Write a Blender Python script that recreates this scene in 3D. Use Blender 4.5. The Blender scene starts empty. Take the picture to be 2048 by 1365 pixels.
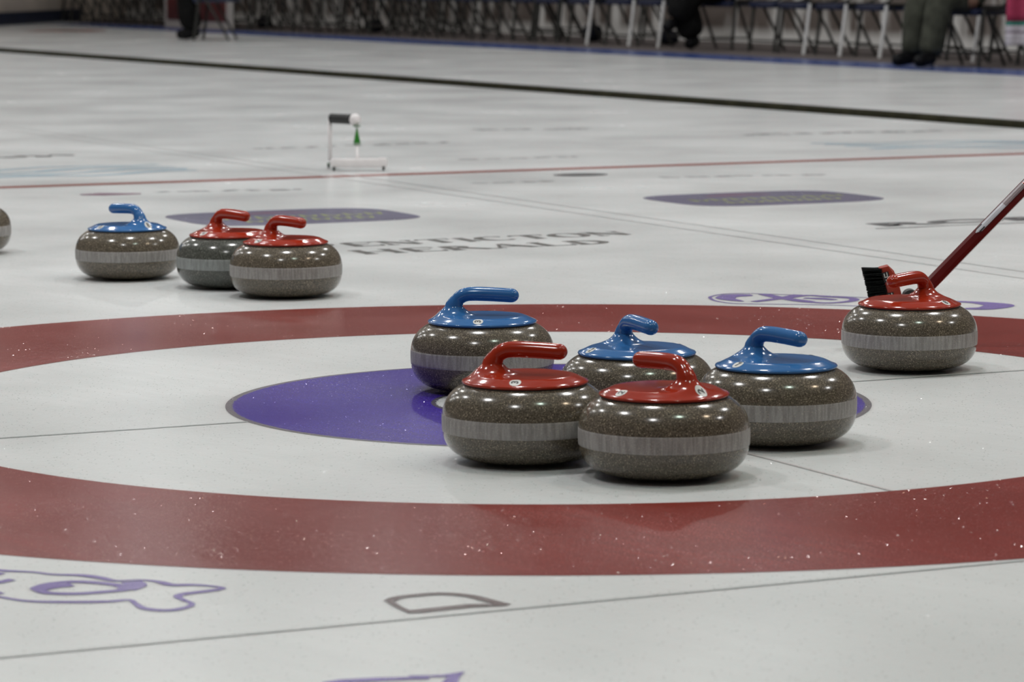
import bpy, bmesh, math, random
import numpy as np
from mathutils import Vector, Matrix, Quaternion
from mathutils.bvhtree import BVHTree
random.seed(7)
S = bpy.context.scene
PI = math.pi

# ------------------------------------------------------------------ camera
cam_d = bpy.data.cameras.new('camera'); cam = bpy.data.objects.new('camera', cam_d)
S.collection.objects.link(cam); S.camera = cam
right = Vector((0.99994165, 0.01015028, -0.0036964))
up = Vector((0.00253604, 0.11203892, 0.99370058))
fwd = Vector((-0.01050048, 0.99365198, -0.11200664))
CAM = Vector((0, -6.4526, 0.8441))
cam.matrix_world = Matrix(((right.x, up.x, -fwd.x, CAM.x), (right.y, up.y, -fwd.y, CAM.y),
                           (right.z, up.z, -fwd.z, CAM.z), (0, 0, 0, 1)))
cam_d.sensor_width = 36; cam_d.lens = 120.66
cam_d.clip_start = 0.05; cam_d.clip_end = 200
cam_d.dof.use_dof = True; cam_d.dof.focus_distance = 6.6; cam_d.dof.aperture_fstop = 9.5

# ------------------------------------------------------------------ colour management, world
S.view_settings.view_transform = 'Standard'; S.view_settings.look = 'None'
S.view_settings.gamma = 1.0; S.view_settings.use_curve_mapping = False
S.view_settings.exposure = 0.0
S.cycles.use_denoising = True
S.cycles.max_bounces = 6
W = bpy.data.worlds.new('world'); S.world = W; W.use_nodes = True
W.node_tree.nodes['Background'].inputs[0].default_value = (0.5, 0.52, 0.55, 1)
W.node_tree.nodes['Background'].inputs[1].default_value = 0.05

# rink frame: t = across the sheets (along the tee line), c = down the sheets (along the centre line)
TH = 0.4590936
TD = Vector((math.cos(TH), math.sin(TH), 0)); CD = Vector((-math.sin(TH), math.cos(TH), 0))
def P(t, c, z=0.0): return TD * t + CD * c + Vector((0, 0, z))

# ------------------------------------------------------------------ lamps of the hall (high-bay disc lamps)
CEIL = 8.2
LAMP = 160
def lamp(t, c, watts, col=(1.0, 0.985, 0.94), size=0.55):
    l = bpy.data.lights.new('high_bay_lamp', 'AREA'); l.shape = 'DISK'; l.size = size
    l.energy = watts; l.color = col
    o = bpy.data.objects.new('high_bay_lamp', l); S.collection.objects.link(o)
    o.location = P(t, c, CEIL - 0.6); return o
for t in (-3.8, 0.5, 5.1, 9.4):
    for c in (-3.8, 2.3, 9.3, 15.8, 22.3, 28.8, 35.0):
        k, col = 1.0, (1.0, 1.0, 0.99)
        if c < 0: k = 0.80
        if c > 9: k = 0.72
        if c > 15: k = 0.54
        if c < 0 and t == 0.5: k, col = 0.45, (0.80, 1.0, 0.85)      # an ageing lamp gone greenish
        if c < 0 and t == 5.1: k, col = 0.55, (1.0, 0.78, 0.55)      # and a warm one
        lamp(t, c, LAMP * k, col)

# ------------------------------------------------------------------ node helpers
def new_mat(name):
    m = bpy.data.materials.new(name); m.use_nodes = True
    nt = m.node_tree; b = nt.nodes['Principled BSDF']
    return m, nt, b
def N(nt, typ, **kw):
    n = nt.nodes.new(typ)
    for k, v in kw.items():
        if k in n.inputs.keys() if isinstance(k, str) else False: n.inputs[k].default_value = v
        else: setattr(n, k, v)
    return n
def sock(nt, a, b): nt.links.new(a, b)
def mixc(nt, fac, a, b, blend='MIX'):
    n = nt.nodes.new('ShaderNodeMix'); n.data_type = 'RGBA'; n.blend_type = blend
    for s, v in ((n.inputs[0], fac), (n.inputs[6], a), (n.inputs[7], b)):
        if isinstance(v, bpy.types.NodeSocket): nt.links.new(v, s)
        elif isinstance(v, (int, float)): s.default_value = v
        else: s.default_value = (*v, 1) if len(v) == 3 else v
    return n.outputs[2]
def ramp(nt, src, stops):
    r = nt.nodes.new('ShaderNodeValToRGB'); e = r.color_ramp.elements
    while len(e) < len(stops): e.new(0.5)
    for i, (p, v) in enumerate(stops):
        e[i].position = p; e[i].color = (v, v, v, 1) if isinstance(v, (int, float)) else (*v, 1)
    nt.links.new(src, r.inputs[0]); return r.outputs[0]
def mathn(nt, op, a, b=None):
    n = nt.nodes.new('ShaderNodeMath'); n.operation = op
    for s, v in ((n.inputs[0], a), (n.inputs[1], b)):
        if v is None: continue
        if isinstance(v, bpy.types.NodeSocket): nt.links.new(v, s)
        else: s.default_value = v
    return n.outputs[0]
def srgb(r, g, b):
    f = lambda c: (c / 255 / 12.92) if c / 255 <= 0.04045 else ((c / 255 + 0.055) / 1.055) ** 2.4
    return (f(r), f(g), f(b))

# --- ice: paint seen through glossy pebbled ice; one recipe for the plain ice and for each painted mark
def ice_mat(name, col, var=0.12, edge=None, sss=0.0):
    m, nt, b = new_mat(name)
    geo = nt.nodes.new('ShaderNodeNewGeometry'); pos = geo.outputs['Position']
    n1 = N(nt, 'ShaderNodeTexNoise'); n1.inputs['Scale'].default_value = 1.3; n1.inputs['Detail'].default_value = 6
    sock(nt, pos, n1.inputs['Vector'])
    n2 = N(nt, 'ShaderNodeTexNoise'); n2.inputs['Scale'].default_value = 260; n2.inputs['Detail'].default_value = 3
    sock(nt, pos, n2.inputs['Vector'])
    # faint scuffs that run down the sheet
    mp = nt.nodes.new('ShaderNodeMapping'); mp.vector_type = 'TEXTURE'
    mp.inputs['Rotation'].default_value = (0, 0, TH + 0.25); mp.inputs['Scale'].default_value = (0.06, 0.9, 1)
    sock(nt, pos, mp.inputs['Vector'])
    n3 = N(nt, 'ShaderNodeTexNoise'); n3.inputs['Scale'].default_value = 1.6; n3.inputs['Detail'].default_value = 7
    n3.inputs['Roughness'].default_value = 0.65
    sock(nt, mp.outputs[0], n3.inputs['Vector'])
    lo = tuple(c * (1 - var) for c in col); hi = tuple(min(1, c * (1 + var * .6)) for c in col)
    c1 = mixc(nt, ramp(nt, n1.outputs[0], [(0.35, 0.0), (0.68, 1.0)]), lo, hi)
    c2 = mixc(nt, ramp(nt, n3.outputs[0], [(0.40, 0.0), (0.62, 1.0)]), tuple(c * (1 - var) for c in col), c1)
    c3 = mixc(nt, 0.35, c2, mixc(nt, ramp(nt, n2.outputs[0], [(0.35, 0.0), (0.65, 1.0)]), lo, hi))
    fn = N(nt, 'ShaderNodeTexNoise'); fn.inputs['Scale'].default_value = 330; fn.inputs['Detail'].default_value = 2; sock(nt, pos, fn.inputs['Vector'])
    fm = mathn(nt, 'MULTIPLY', ramp(nt, fn.outputs[0], [(0.56, 0.0), (0.70, 1.0)]), ramp(nt, n1.outputs[0], [(0.35, 0.05), (0.65, 0.22)]))
    c3 = mixc(nt, fm, c3, (0.66, 0.66, 0.68))
    out = c3
    if edge:                                     # hand-drawn pencil rim of the painted disc
        r_out, w, ecol = edge
        ln = N(nt, 'ShaderNodeVectorMath', operation='LENGTH'); sock(nt, pos, ln.inputs[0])
        nz = mathn(nt, 'MULTIPLY', mathn(nt, 'SUBTRACT', n2.outputs[0], 0.5), 0.02)
        d = mathn(nt, 'GREATER_THAN', mathn(nt, 'ADD', ln.outputs['Value'], nz), r_out - w)
        out = mixc(nt, d, c3, ecol)
    sock(nt, out, b.inputs['Base Color'])
    b.inputs['IOR'].default_value = 1.31
    # frost: patches where the pebble is duller
        # pebble bump
    v = N(nt, 'ShaderNodeTexVoronoi'); v.inputs['Scale'].default_value = 170
    sock(nt, pos, v.inputs['Vector'])
    n4 = N(nt, 'ShaderNodeTexNoise'); n4.inputs['Scale'].default_value = 45; n4.inputs['Detail'].default_value = 8
    n4.inputs['Roughness'].default_value = 0.7
    sock(nt, pos, n4.inputs['Vector'])
    h = mathn(nt, 'ADD', mathn(nt, 'MULTIPLY', v.outputs['Distance'], 0.25), n4.outputs[0])
    bp = nt.nodes.new('ShaderNodeBump'); bp.inputs['Strength'].default_value = 0.35
    bp.inputs['Distance'].default_value = 0.0012
    sock(nt, h, bp.inputs['Height'])
    fq = 0.12 if sss else 1.0
    # scattered frost crystals: tiny facets tilted every way, which catch the lamps
    fv = N(nt, 'ShaderNodeTexVoronoi'); fv.inputs['Scale'].default_value = 300; sock(nt, pos, fv.inputs['Vector'])
    sp = nt.nodes.new('ShaderNodeSeparateColor'); sock(nt, fv.outputs['Color'], sp.inputs[0])
    pt = N(nt, 'ShaderNodeTexNoise'); pt.inputs['Scale'].default_value = 2.2; pt.inputs['Detail'].default_value = 4; sock(nt, pos, pt.inputs['Vector'])
    thr = mathn(nt, 'ADD', mathn(nt, 'MULTIPLY', mathn(nt, 'SUBTRACT', pt.outputs[0], 0.40), 1.2), 0.0)
    pick = mathn(nt, 'LESS_THAN', sp.outputs[2], mathn(nt, 'MINIMUM', mathn(nt, 'MAXIMUM', mathn(nt, 'MULTIPLY', thr, fq), 0.02), 0.4))
    sml = mathn(nt, 'LESS_THAN', fv.outputs['Distance'], 0.42)
    msk = mathn(nt, 'MULTIPLY', pick, sml)
    ofs = N(nt, 'ShaderNodeCombineXYZ')
    sock(nt, mathn(nt, 'MULTIPLY', mathn(nt, 'SUBTRACT', sp.outputs[0], 0.5), 2.4), ofs.inputs[0])
    sock(nt, mathn(nt, 'MULTIPLY', mathn(nt, 'SUBTRACT', sp.outputs[1], 0.5), 2.4), ofs.inputs[1])
    ofs.inputs[2].default_value = 1.0
    nm = N(nt, 'ShaderNodeVectorMath', operation='NORMALIZE'); sock(nt, ofs.outputs[0], nm.inputs[0])
    sock(nt, nm.outputs[0], b.inputs['Coat Normal']); sock(nt, msk, b.inputs['Coat Weight'])
    b.inputs['Coat Roughness'].default_value = 0.14; b.inputs['Coat IOR'].default_value = 1.6
    sock(nt, bp.outputs[0], b.inputs['Normal'])
    sock(nt, ramp(nt, n1.outputs[0], [(0.3, 0.17), (0.7, 0.28)]), b.inputs['Roughness'])
    if sss:
        b.inputs['Subsurface Weight'].default_value = sss; b.inputs['Subsurface Scale'].default_value = 0.03
        b.inputs['Subsurface Radius'].default_value = (0.8, 1.0, 1.0)
    return m
M = {}
M['ice'] = ice_mat('ice_white', (0.71, 0.722, 0.722), 0.045, sss=0.7)
M['ice_red'] = ice_mat('ice_red_paint', (0.25, 0.026, 0.018), 0.26)
M['ice_blue'] = ice_mat('ice_purple_paint', (0.050, 0.020, 0.31), 0.18, edge=(0.61, 0.013, (0.17, 0.155, 0.17)))
M['ice_button'] = ice_mat('ice_button_paint', (0.62, 0.63, 0.64), 0.08, edge=(0.222, 0.010, (0.10, 0.09, 0.12)))
M['ice_line'] = ice_mat('ice_grey_line', (0.57, 0.58, 0.57), 0.2)
M['ice_faint'] = ice_mat('ice_faint_line', (0.665, 0.675, 0.675), 0.15)
M['ice_pink'] = ice_mat('ice_pink_line', (0.66, 0.60, 0.60), 0.15)
M['ice_hog'] = ice_mat('ice_hog_red', (0.36, 0.09, 0.07), 0.2)
M['ice_purple'] = ice_mat('ice_purple_ink', (0.24, 0.18, 0.46), 0.25)
M['ice_black'] = ice_mat('ice_black_ink', (0.20, 0.195, 0.185), 0.3)
M['ice_slate'] = ice_mat('ice_slate_ink', (0.16, 0.165, 0.17), 0.3)
M['ice_taupe'] = ice_mat('ice_taupe_ink', (0.22, 0.18, 0.18), 0.3)
M['ice_grey'] = ice_mat('ice_pale_grey_ink', (0.38, 0.38, 0.385), 0.2)
M['ice_badge'] = ice_mat('ice_badge_ink', (0.20, 0.19, 0.28), 0.25)
M['ice_badge_red'] = ice_mat('ice_badge_red_ink', (0.30, 0.16, 0.24), 0.25)
M['ice_yellow'] = ice_mat('ice_yellow_ink', (0.42, 0.46, 0.22), 0.3)
M['ice_cyan'] = ice_mat('ice_cyan_ink', (0.44, 0.60, 0.70), 0.1)
M['ice_blueline'] = ice_mat('ice_blue_border', (0.05, 0.10, 0.33), 0.15)

def plain(name, col, rough=0.5, metal=0.0, var=0.0, scale=40, coat=0.0, spec=0.5, obj=True):
    m, nt, b = new_mat(name)
    b.inputs['Roughness'].default_value = rough; b.inputs['Metallic'].default_value = metal
    b.inputs['Specular IOR Level'].default_value = spec
    if coat: b.inputs['Coat Weight'].default_value = coat; b.inputs['Coat Roughness'].default_value = 0.05
    tc = nt.nodes.new('ShaderNodeTexCoord')
    n = N(nt, 'ShaderNodeTexNoise'); n.inputs['Scale'].default_value = scale; n.inputs['Detail'].default_value = 4
    sock(nt, tc.outputs['Object'], n.inputs['Vector'])
    v = max(var, 0.03)
    sock(nt, mixc(nt, ramp(nt, n.outputs[0], [(0.35, 0), (0.65, 1)]), tuple(c * (1 - v) for c in col), tuple(min(1, c * (1 + v)) for c in col)), b.inputs['Base Color'])
    return m

def granite(name, tint=(1, 1, 1), band=False):
    m, nt, b = new_mat(name)
    tc = nt.nodes.new('ShaderNodeTexCoord'); ob = tc.outputs['Object']
    oi = nt.nodes.new('ShaderNodeObjectInfo')
    off = N(nt, 'ShaderNodeVectorMath', operation='ADD'); sock(nt, ob, off.inputs[0]); sock(nt, oi.outputs['Random'], off.inputs[1])
    vec = off.outputs[0]
    n = N(nt, 'ShaderNodeTexNoise'); n.inputs['Scale'].default_value = 420; n.inputs['Detail'].default_value = 3
    n.inputs['Roughness'].default_value = 0.7
    sock(nt, vec, n.inputs['Vector'])
    v = N(nt, 'ShaderNodeTexVoronoi'); v.inputs['Scale'].default_value = 480
    sock(nt, vec, v.inputs['Vector'])
    big = N(nt, 'ShaderNodeTexNoise'); big.inputs['Scale'].default_value = 14; big.inputs['Detail'].default_value = 3
    sock(nt, vec, big.inputs['Vector'])
    T = lambda c: tuple(a * t for a, t in zip(c, tint))
    base = mixc(nt, ramp(nt, n.outputs[0], [(0.38, 0), (0.62, 1)]), T((0.043, 0.034, 0.025)), T((0.170, 0.142, 0.108)))
    bw = N(nt, 'ShaderNodeRGBToBW'); sock(nt, v.outputs['Color'], bw.inputs[0])
    lite = ramp(nt, bw.outputs[0], [(0.70, 0), (0.80, 1)])
    core = ramp(nt, v.outputs['Distance'], [(0.25, 1), (0.6, 0)])
    flk = mathn(nt, 'MULTIPLY', lite, core)
    c = mixc(nt, flk, base, T((0.44, 0.37, 0.26)))
    dark = ramp(nt, bw.outputs[0], [(0.10, 1), (0.24, 0)])
    c = mixc(nt, mathn(nt, 'MULTIPLY', dark, 0.6), c, T((0.02, 0.02, 0.016)))
    c = mixc(nt, ramp(nt, big.outputs[0], [(0.35, 0.0), (0.65, 0.22)]), c, T((0.12, 0.105, 0.075)))
    if band:
        mp = nt.nodes.new('ShaderNodeMapping'); mp.inputs['Scale'].default_value = (1, 1, 0.12); sock(nt, vec, mp.inputs['Vector'])
        s = N(nt, 'ShaderNodeTexNoise'); s.inputs['Scale'].default_value = 190; s.inputs['Detail'].default_value = 3
        sock(nt, mp.outputs[0], s.inputs['Vector'])
        g = mixc(nt, ramp(nt, s.outputs[0], [(0.38, 0), (0.62, 1)]), T((0.32, 0.31, 0.31)), T((0.50, 0.485, 0.485)))
        c = mixc(nt, 0.58, c, g)
        b.inputs['Roughness'].default_value = 0.5
        bp = nt.nodes.new('ShaderNodeBump'); bp.inputs['Strength'].default_value = 0.25; bp.inputs['Distance'].default_value = 0.001
        sock(nt, s.outputs[0], bp.inputs['Height']); sock(nt, bp.outputs[0], b.inputs['Normal'])
    else:
        b.inputs['Roughness'].default_value = 0.16; b.inputs['Specular IOR Level'].default_value = 0.55
    sock(nt, c, b.inputs['Base Color'])
    return m
M['granite'] = granite('brown_grey_granite'); M['band'] = granite('frosted_granite_band', band=True)
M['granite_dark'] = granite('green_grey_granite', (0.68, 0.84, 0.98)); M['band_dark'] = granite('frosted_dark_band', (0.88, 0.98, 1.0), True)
M['red'] = plain('red_handle_plastic', (0.33, 0.026, 0.009), 0.13, var=0.02, scale=30, spec=0.5)
M['blue'] = plain('blue_handle_plastic', (0.035, 0.140, 0.36), 0.13, var=0.02, scale=30, spec=0.5)
M['sticker'] = plain('white_sticker', (0.62, 0.62, 0.60), 0.4)
M['ink'] = plain('black_ink', (0.012, 0.012, 0.014), 0.5)
M['rubber'] = plain('black_rubber', (0.02, 0.02, 0.02), 0.6, var=0.2)
M['bristle'] = plain('black_bristles', (0.007, 0.008, 0.008), 0.75, spec=0.08, var=0.5, scale=300)
M['broomred'] = plain('dark_red_lacquer', (0.105, 0.008, 0.008), 0.22, var=0.12, scale=20)
M['headred'] = plain('orange_red_plastic', (0.34, 0.035, 0.018), 0.35, var=0.08)
M['white_pl'] = plain('white_plastic', (0.74, 0.71, 0.71), 0.35, var=0.03)
M['decal'] = plain('pale_decal', (0.50, 0.50, 0.55), 0.3, var=0.12, scale=12)
M['decal_dk'] = plain('grey_decal', (0.22, 0.17, 0.18), 0.3, var=0.1)
M['green'] = plain('green_plastic', (0.02, 0.17, 0.015), 0.35, var=0.1)
M['greenpale'] = plain('pale_green_ring', (0.26, 0.34, 0.26), 0.4)
M['divider'] = plain('dark_olive_foam', (0.022, 0.021, 0.011), 0.8, spec=0.08, var=0.3, scale=6)
M['rubberfloor'] = plain('brown_grey_matting', (0.115, 0.095, 0.09), 0.8, var=0.25, scale=3)
M['navy'] = plain('navy_vinyl', (0.008, 0.014, 0.045), 0.45, var=0.15)
M['navyboard'] = plain('navy_board', (0.006, 0.012, 0.04), 0.5, var=0.2, scale=2)
M['steel'] = plain('dark_tube', (0.045, 0.045, 0.042), 0.4, metal=0.6, var=0.2)
M['chrome'] = plain('bright_tube', (0.72, 0.72, 0.72), 0.35, metal=0.2, var=0.05)
M['cream'] = plain('cream_wall_paint', (0.74, 0.65, 0.56), 0.7, var=0.1, scale=1.5)
M['dim'] = plain('grey_hall_wall', (0.145, 0.118, 0.112), 0.8, var=0.15, scale=1.0)
M['ceil'] = plain('ceiling_panels', (0.5, 0.5, 0.5), 0.8, var=0.15, scale=0.8)
M['blacktr'] = plain('black_trouser_cloth', (0.008, 0.008, 0.008), 0.85, spec=0.08, var=0.3, scale=15)
M['greytr'] = plain('grey_green_trouser_cloth', (0.045, 0.047, 0.037), 0.85, spec=0.08, var=0.3, scale=12)
M['darkjk'] = plain('dark_jacket_cloth', (0.02, 0.021, 0.024), 0.8, var=0.2)
M['skin'] = plain('skin', (0.42, 0.25, 0.18), 0.5, var=0.06)
M['hair'] = plain('brown_hair', (0.06, 0.04, 0.025), 0.6, var=0.3)
M['shoe'] = plain('black_leather', (0.007, 0.007, 0.008), 0.4, spec=0.08, var=0.2)
M['signred'] = plain('sign_red', (0.09, 0.008, 0.008), 0.5, var=0.25, scale=4)
M['signwhite'] = plain('sign_white', (0.50, 0.47, 0.44), 0.6, var=0.05)
M['pink'] = plain('pink_wool', (0.42, 0.04, 0.10), 0.85, var=0.12); M['teal'] = plain('teal_wool', (0.03, 0.22, 0.17), 0.85, var=0.1)
M['whitecloth'] = plain('white_wool', (0.60, 0.57, 0.62), 0.85, var=0.1); M['mauve'] = plain('mauve_wool', (0.34, 0.28, 0.34), 0.85, var=0.1)
M['bag'] = plain('dark_bag_cloth', (0.012, 0.013, 0.02), 0.8, spec=0.08, var=0.2)

# wall behind the chairs: pale boarding with dark-brown smudged panels between the legs of the seating
def boards():
    m, nt, b = new_mat('pale_side_boards')
    tc = nt.nodes.new('ShaderNodeTexCoord')
    sx = nt.nodes.new('ShaderNodeSeparateXYZ'); sock(nt, tc.outputs['Object'], sx.inputs[0])
    mp = nt.nodes.new('ShaderNodeMapping'); mp.inputs['Scale'].default_value = (0.1, 2.6, 0.45); sock(nt, tc.outputs['Object'], mp.inputs['Vector'])
    n = N(nt, 'ShaderNodeTexNoise'); n.inputs['Scale'].default_value = 1.4; n.inputs['Detail'].default_value = 4; sock(nt, mp.outputs[0], n.inputs['Vector'])
    hz = ramp(nt, sx.outputs[2], [(0.07, 0.0), (0.16, 1.0)])
    f = mathn(nt, 'MULTIPLY', ramp(nt, n.outputs[0], [(0.38, 0), (0.52, 1)]), hz)
    sock(nt, mixc(nt, f, (0.70, 0.69, 0.67), (0.14, 0.114, 0.10)), b.inputs['Base Color'])
    b.inputs['Roughness'].default_value = 0.7
    return m
M['boards'] = boards()

# ------------------------------------------------------------------ object helpers
def link(o): S.collection.objects.link(o); return o
def tag(o, label=None, cat=None, group=None, kind=None):
    if label: o['label'] = label
    if cat: o['category'] = cat
    if group: o['group'] = group
    if kind: o['kind'] = kind
    return o
def empty(name, loc, rz=0.0):
    o = link(bpy.data.objects.new(name, None)); o.location = loc; o.rotation_euler = (0, 0, rz); o.empty_display_size = 0.05
    return o
def build(name, bm, mats, parent=None, smooth=True, loc=None, rz=None):
    me = bpy.data.meshes.new(name); bmesh.ops.recalc_face_normals(bm, faces=bm.faces); bm.to_mesh(me); bm.free()
    for m in (mats if isinstance(mats, (list, tuple)) else [mats]): me.materials.append(m)
    if smooth:
        for p in me.polygons: p.use_smooth = True
        if smooth == 'auto': me.set_sharp_from_angle(angle=math.radians(35))
    o = link(bpy.data.objects.new(name, me))
    if parent: o.parent = parent
    if loc is not None: o.location = loc
    if rz is not None: o.rotation_euler = (0, 0, rz)
    return o
def box(bm, c, s, rot=None, bevel=0.0, mi=0):
    ge = bmesh.ops.create_cube(bm, size=1.0)['verts']
    bmesh.ops.scale(bm, vec=s, verts=ge)
    fs = list({f for v in ge for f in v.link_faces})
    if bevel:
        es = list({e for v in ge for e in v.link_edges})
        r = bmesh.ops.bevel(bm, geom=es, offset=bevel, segments=2, affect='EDGES', profile=0.5)
        ge = list({v for f in r['faces'] for v in f.verts} | {v for v in ge if v.is_valid}); fs = list({f for v in ge for f in v.link_faces})
    if rot is not None: bmesh.ops.rotate(bm, cent=(0, 0, 0), matrix=rot, verts=ge)
    bmesh.ops.translate(bm, vec=c, verts=ge)
    for f in fs: f.material_index = mi
    return ge
def frame(d):
    d = d.normalized(); a = Vector((0, 0, 1)) if abs(d.z) < 0.95 else Vector((0, 1, 0))
    u = d.cross(a).normalized(); return u, u.cross(d).normalized() * -1
def tube(bm, pts, r, n=12, cap=True, mi=0):
    """smooth tube through pts; r is one radius or one per point"""
    pts = [Vector(p) for p in pts]; rs = [r] * len(pts) if isinstance(r, (int, float)) else r
    rings = []; u = None
    for i, p in enumerate(pts):
        d = (pts[min(i + 1, len(pts) - 1)] - pts[max(i - 1, 0)]).normalized()
        if u is None: u, _ = frame(d)
        u = (u - d * u.dot(d)).normalized(); w = d.cross(u)
        rings.append([bm.verts.new(p + (u * math.cos(2 * PI * k / n) + w * math.sin(2 * PI * k / n)) * rs[i]) for k in range(n)])
    for a, b in zip(rings, rings[1:]):
        for k in range(n): bm.faces.new((a[k], a[(k + 1) % n], b[(k + 1) % n], b[k])).material_index = mi
    if cap:
        bm.faces.new(rings[0][::-1]).material_index = mi; bm.faces.new(rings[-1]).material_index = mi
    return rings
def lathe(bm, prof, n=96, mi=0, close=False):
    rings = []
    for r, z in prof:
        if r < 1e-6: rings.append([bm.verts.new((0, 0, z))])
        else: rings.append([bm.verts.new((r * math.cos(2 * PI * k / n), r * math.sin(2 * PI * k / n), z)) for k in range(n)])
    for a, b in zip(rings, rings[1:]):
        for k in range(n):
            k2 = (k + 1) % n
            if len(a) == 1 and len(b) == 1: continue
            if len(a) == 1: f = bm.faces.new((a[0], b[k], b[k2]))
            elif len(b) == 1: f = bm.faces.new((a[k], a[k2], b[0]))
            else: f = bm.faces.new((a[k], a[k2], b[k2], b[k]))
            f.material_index = mi
    return rings
def cat_rom(pts, m=6):
    pts = [Vector(p) for p in pts]; P_ = [pts[0] * 2 - pts[1]] + pts + [pts[-1] * 2 - pts[-2]]; out = []
    for i in range(1, len(P_) - 2):
        a, b, c, d = P_[i - 1:i + 3]
        for k in range(m):
            t = k / m
            out.append(0.5 * ((2 * b) + (c - a) * t + (2 * a - 5 * b + 4 * c - d) * t * t + (3 * b - a - 3 * c + d) * t ** 3))
    out.append(pts[-1]); return out

# ------------------------------------------------------------------ ice, markings
def rect_tc(t0, t1, c0, c1, z):
    bm = bmesh.new(); vs = [bm.verts.new(P(t, c, z)) for t, c in ((t0, c0), (t1, c0), (t1, c1), (t0, c1))]
    bm.faces.new(vs); return bm
# slab so the sheet has thickness
bm = bmesh.new(); T0, T1, C0, C1 = -9.0, 11.25, -12.0, 40.0
lo = [bm.verts.new(P(t, c, -0.08)) for t, c in ((T0, C0), (T1, C0), (T1, C1), (T0, C1))]
hi = [bm.verts.new(P(t, c, 0)) for t, c in ((T0, C0), (T1, C0), (T1, C1), (T0, C1))]
bm.faces.new(hi); bm.faces.new(lo[::-1])
for i in range(4): bm.faces.new((lo[i], lo[(i + 1) % 4], hi[(i + 1) % 4], hi[i]))
tag(build('floor', bm, M['ice'], smooth=False), kind='structure')
bm = bmesh.new()
lo = [bm.verts.new(P(t, c, -0.08)) for t, c in ((T1, C0), (14.4, C0), (14.4, C1), (T1, C1))]
hi = [bm.verts.new(P(t, c, 0.0)) for t, c in ((T1, C0), (14.4, C0), (14.4, C1), (T1, C1))]
bm.faces.new(hi); bm.faces.new(lo[::-1])
for i in range(4): bm.faces.new((lo[i], lo[(i + 1) % 4], hi[(i + 1) % 4], hi[i]))
tag(build('floor', bm, M['rubberfloor'], smooth=False), kind='structure')

Z1, Z2, Z3 = 0.0004, 0.0008, 0.0012
def annulus(r0, r1, z, n=256, ctr=(0, 0)):
    bm = bmesh.new(); cx, cy = ctr
    A = [bm.verts.new((cx + r1 * math.cos(2 * PI * k / n), cy + r1 * math.sin(2 * PI * k / n), z)) for k in range(n)]
    if r0 <= 0: bm.faces.new(A); return bm
    B = [bm.verts.new((cx + r0 * math.cos(2 * PI * k / n), cy + r0 * math.sin(2 * PI * k / n), z)) for k in range(n)]
    for k in range(n): bm.faces.new((A[k], A[(k + 1) % n], B[(k + 1) % n], B[k]))
    return bm
def mark(name, bm, mat, label, cat='ice marking', group=None):
    return tag(build(name, bm, mat, smooth=False), label, cat, group)
mark('twelve_foot_ring', annulus(1.22, 1.83, Z1), M['ice_red'], 'wide dull red ring painted in the white ice around the stones', 'target ring')
mark('four_foot_disc', annulus(0.222, 0.61, Z1), M['ice_blue'], 'purple-blue disc painted in the ice under the middle cluster of stones', 'target ring')
mark('button', annulus(0, 0.222, Z1), M['ice_button'], 'small white button at the centre of the purple disc, beside the red stone', 'target ring')

def ribbon(bm, pts, w, z, closed=False):
    pts = [Vector((p[0], p[1], 0)) for p in pts]
    if closed and (pts[0] - pts[-1]).length < 1e-4: pts = pts[:-1]
    n = len(pts); L, R = [], []
    ws = w if isinstance(w, (list, tuple)) else [w] * n
    for i, p in enumerate(pts):
        a = pts[(i - 1) % n] if (closed or i > 0) else p; b = pts[(i + 1) % n] if (closed or i < n - 1) else p
        d1 = (p - a).normalized() if (p - a).length > 0 else (b - p).normalized()
        d2 = (b - p).normalized() if (b - p).length > 0 else d1
        d = (d1 + d2); d = d.normalized() if d.length > 1e-6 else d1
        nn = Vector((-d.y, d.x, 0)); h = ws[i] / 2 / max(0.55, abs(nn.dot(Vector((-d1.y, d1.x, 0)))))
        L.append(bm.verts.new(p + nn * h + Vector((0, 0, z)))); R.append(bm.verts.new(p - nn * h + Vector((0, 0, z))))
    for i in range(n if closed else n - 1):
        j = (i + 1) % n; bm.faces.new((R[i], R[j], L[j], L[i]))
def smooth2(pts, m=5, closed=False):
    q = [(p[0], p[1], 0) for p in pts]
    if closed: 
        if (Vector(q[0]) - Vector(q[-1])).length < 1e-4: q = q[:-1]
        r = cat_rom(q[-2:] + q + q[:2], m); k = 2 * m; return r[k:len(r) - 1 - 1 * m - 0]
    return cat_rom(q, m)
def line_tc(a, b, w, z, bm=None):
    bm = bm or bmesh.new(); ribbon(bm, [P(*a), P(*b)], w, z); return bm

mark('tee_line', line_tc((-2.25, 0), (-0.61, 0), 0.008, Z3), M['ice_line'], 'thin dark line on the ice running left from the purple disc', 'ice line')
mark('tee_line', line_tc((0.61, 0), (2.25, 0), 0.008, Z3), M['ice_line'], 'thin dark line on the ice passing below the rightmost stone', 'ice line')
mark('centre_line', line_tc((0, -1.22), (0, -0.61), 0.006, Z3), M['ice_pink'], 'faint pinkish line running from the purple disc towards the lower right', 'ice line')
mark('back_line', line_tc((-2.25, -1.835), (2.25, -1.835), 0.011, Z3), M['ice_faint'], 'thin grey line across the near ice, just touching the outside of the red ring', 'ice line')
mark('side_line', line_tc((2.20, -4), (2.20, 24), 0.012, Z2), M['ice_faint'], 'faint grey line slanting behind the stones between the two sheets, the nearer of a pair', 'ice line')
mark('side_line', line_tc((2.31, -4), (2.31, 24), 0.012, Z2), M['ice_faint'], 'faint grey line slanting behind the stones between the two sheets, the farther of a pair', 'ice line')
mark('hog_line', line_tc((-2.25, 6.40), (6.6, 6.31), 0.105, Z1), M['ice_hog'], 'thin red line across the ice beyond the stones, in front of the white device', 'ice line')
bm = rect_tc(10.55, 11.25, -12, 35.6, Z1)
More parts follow.
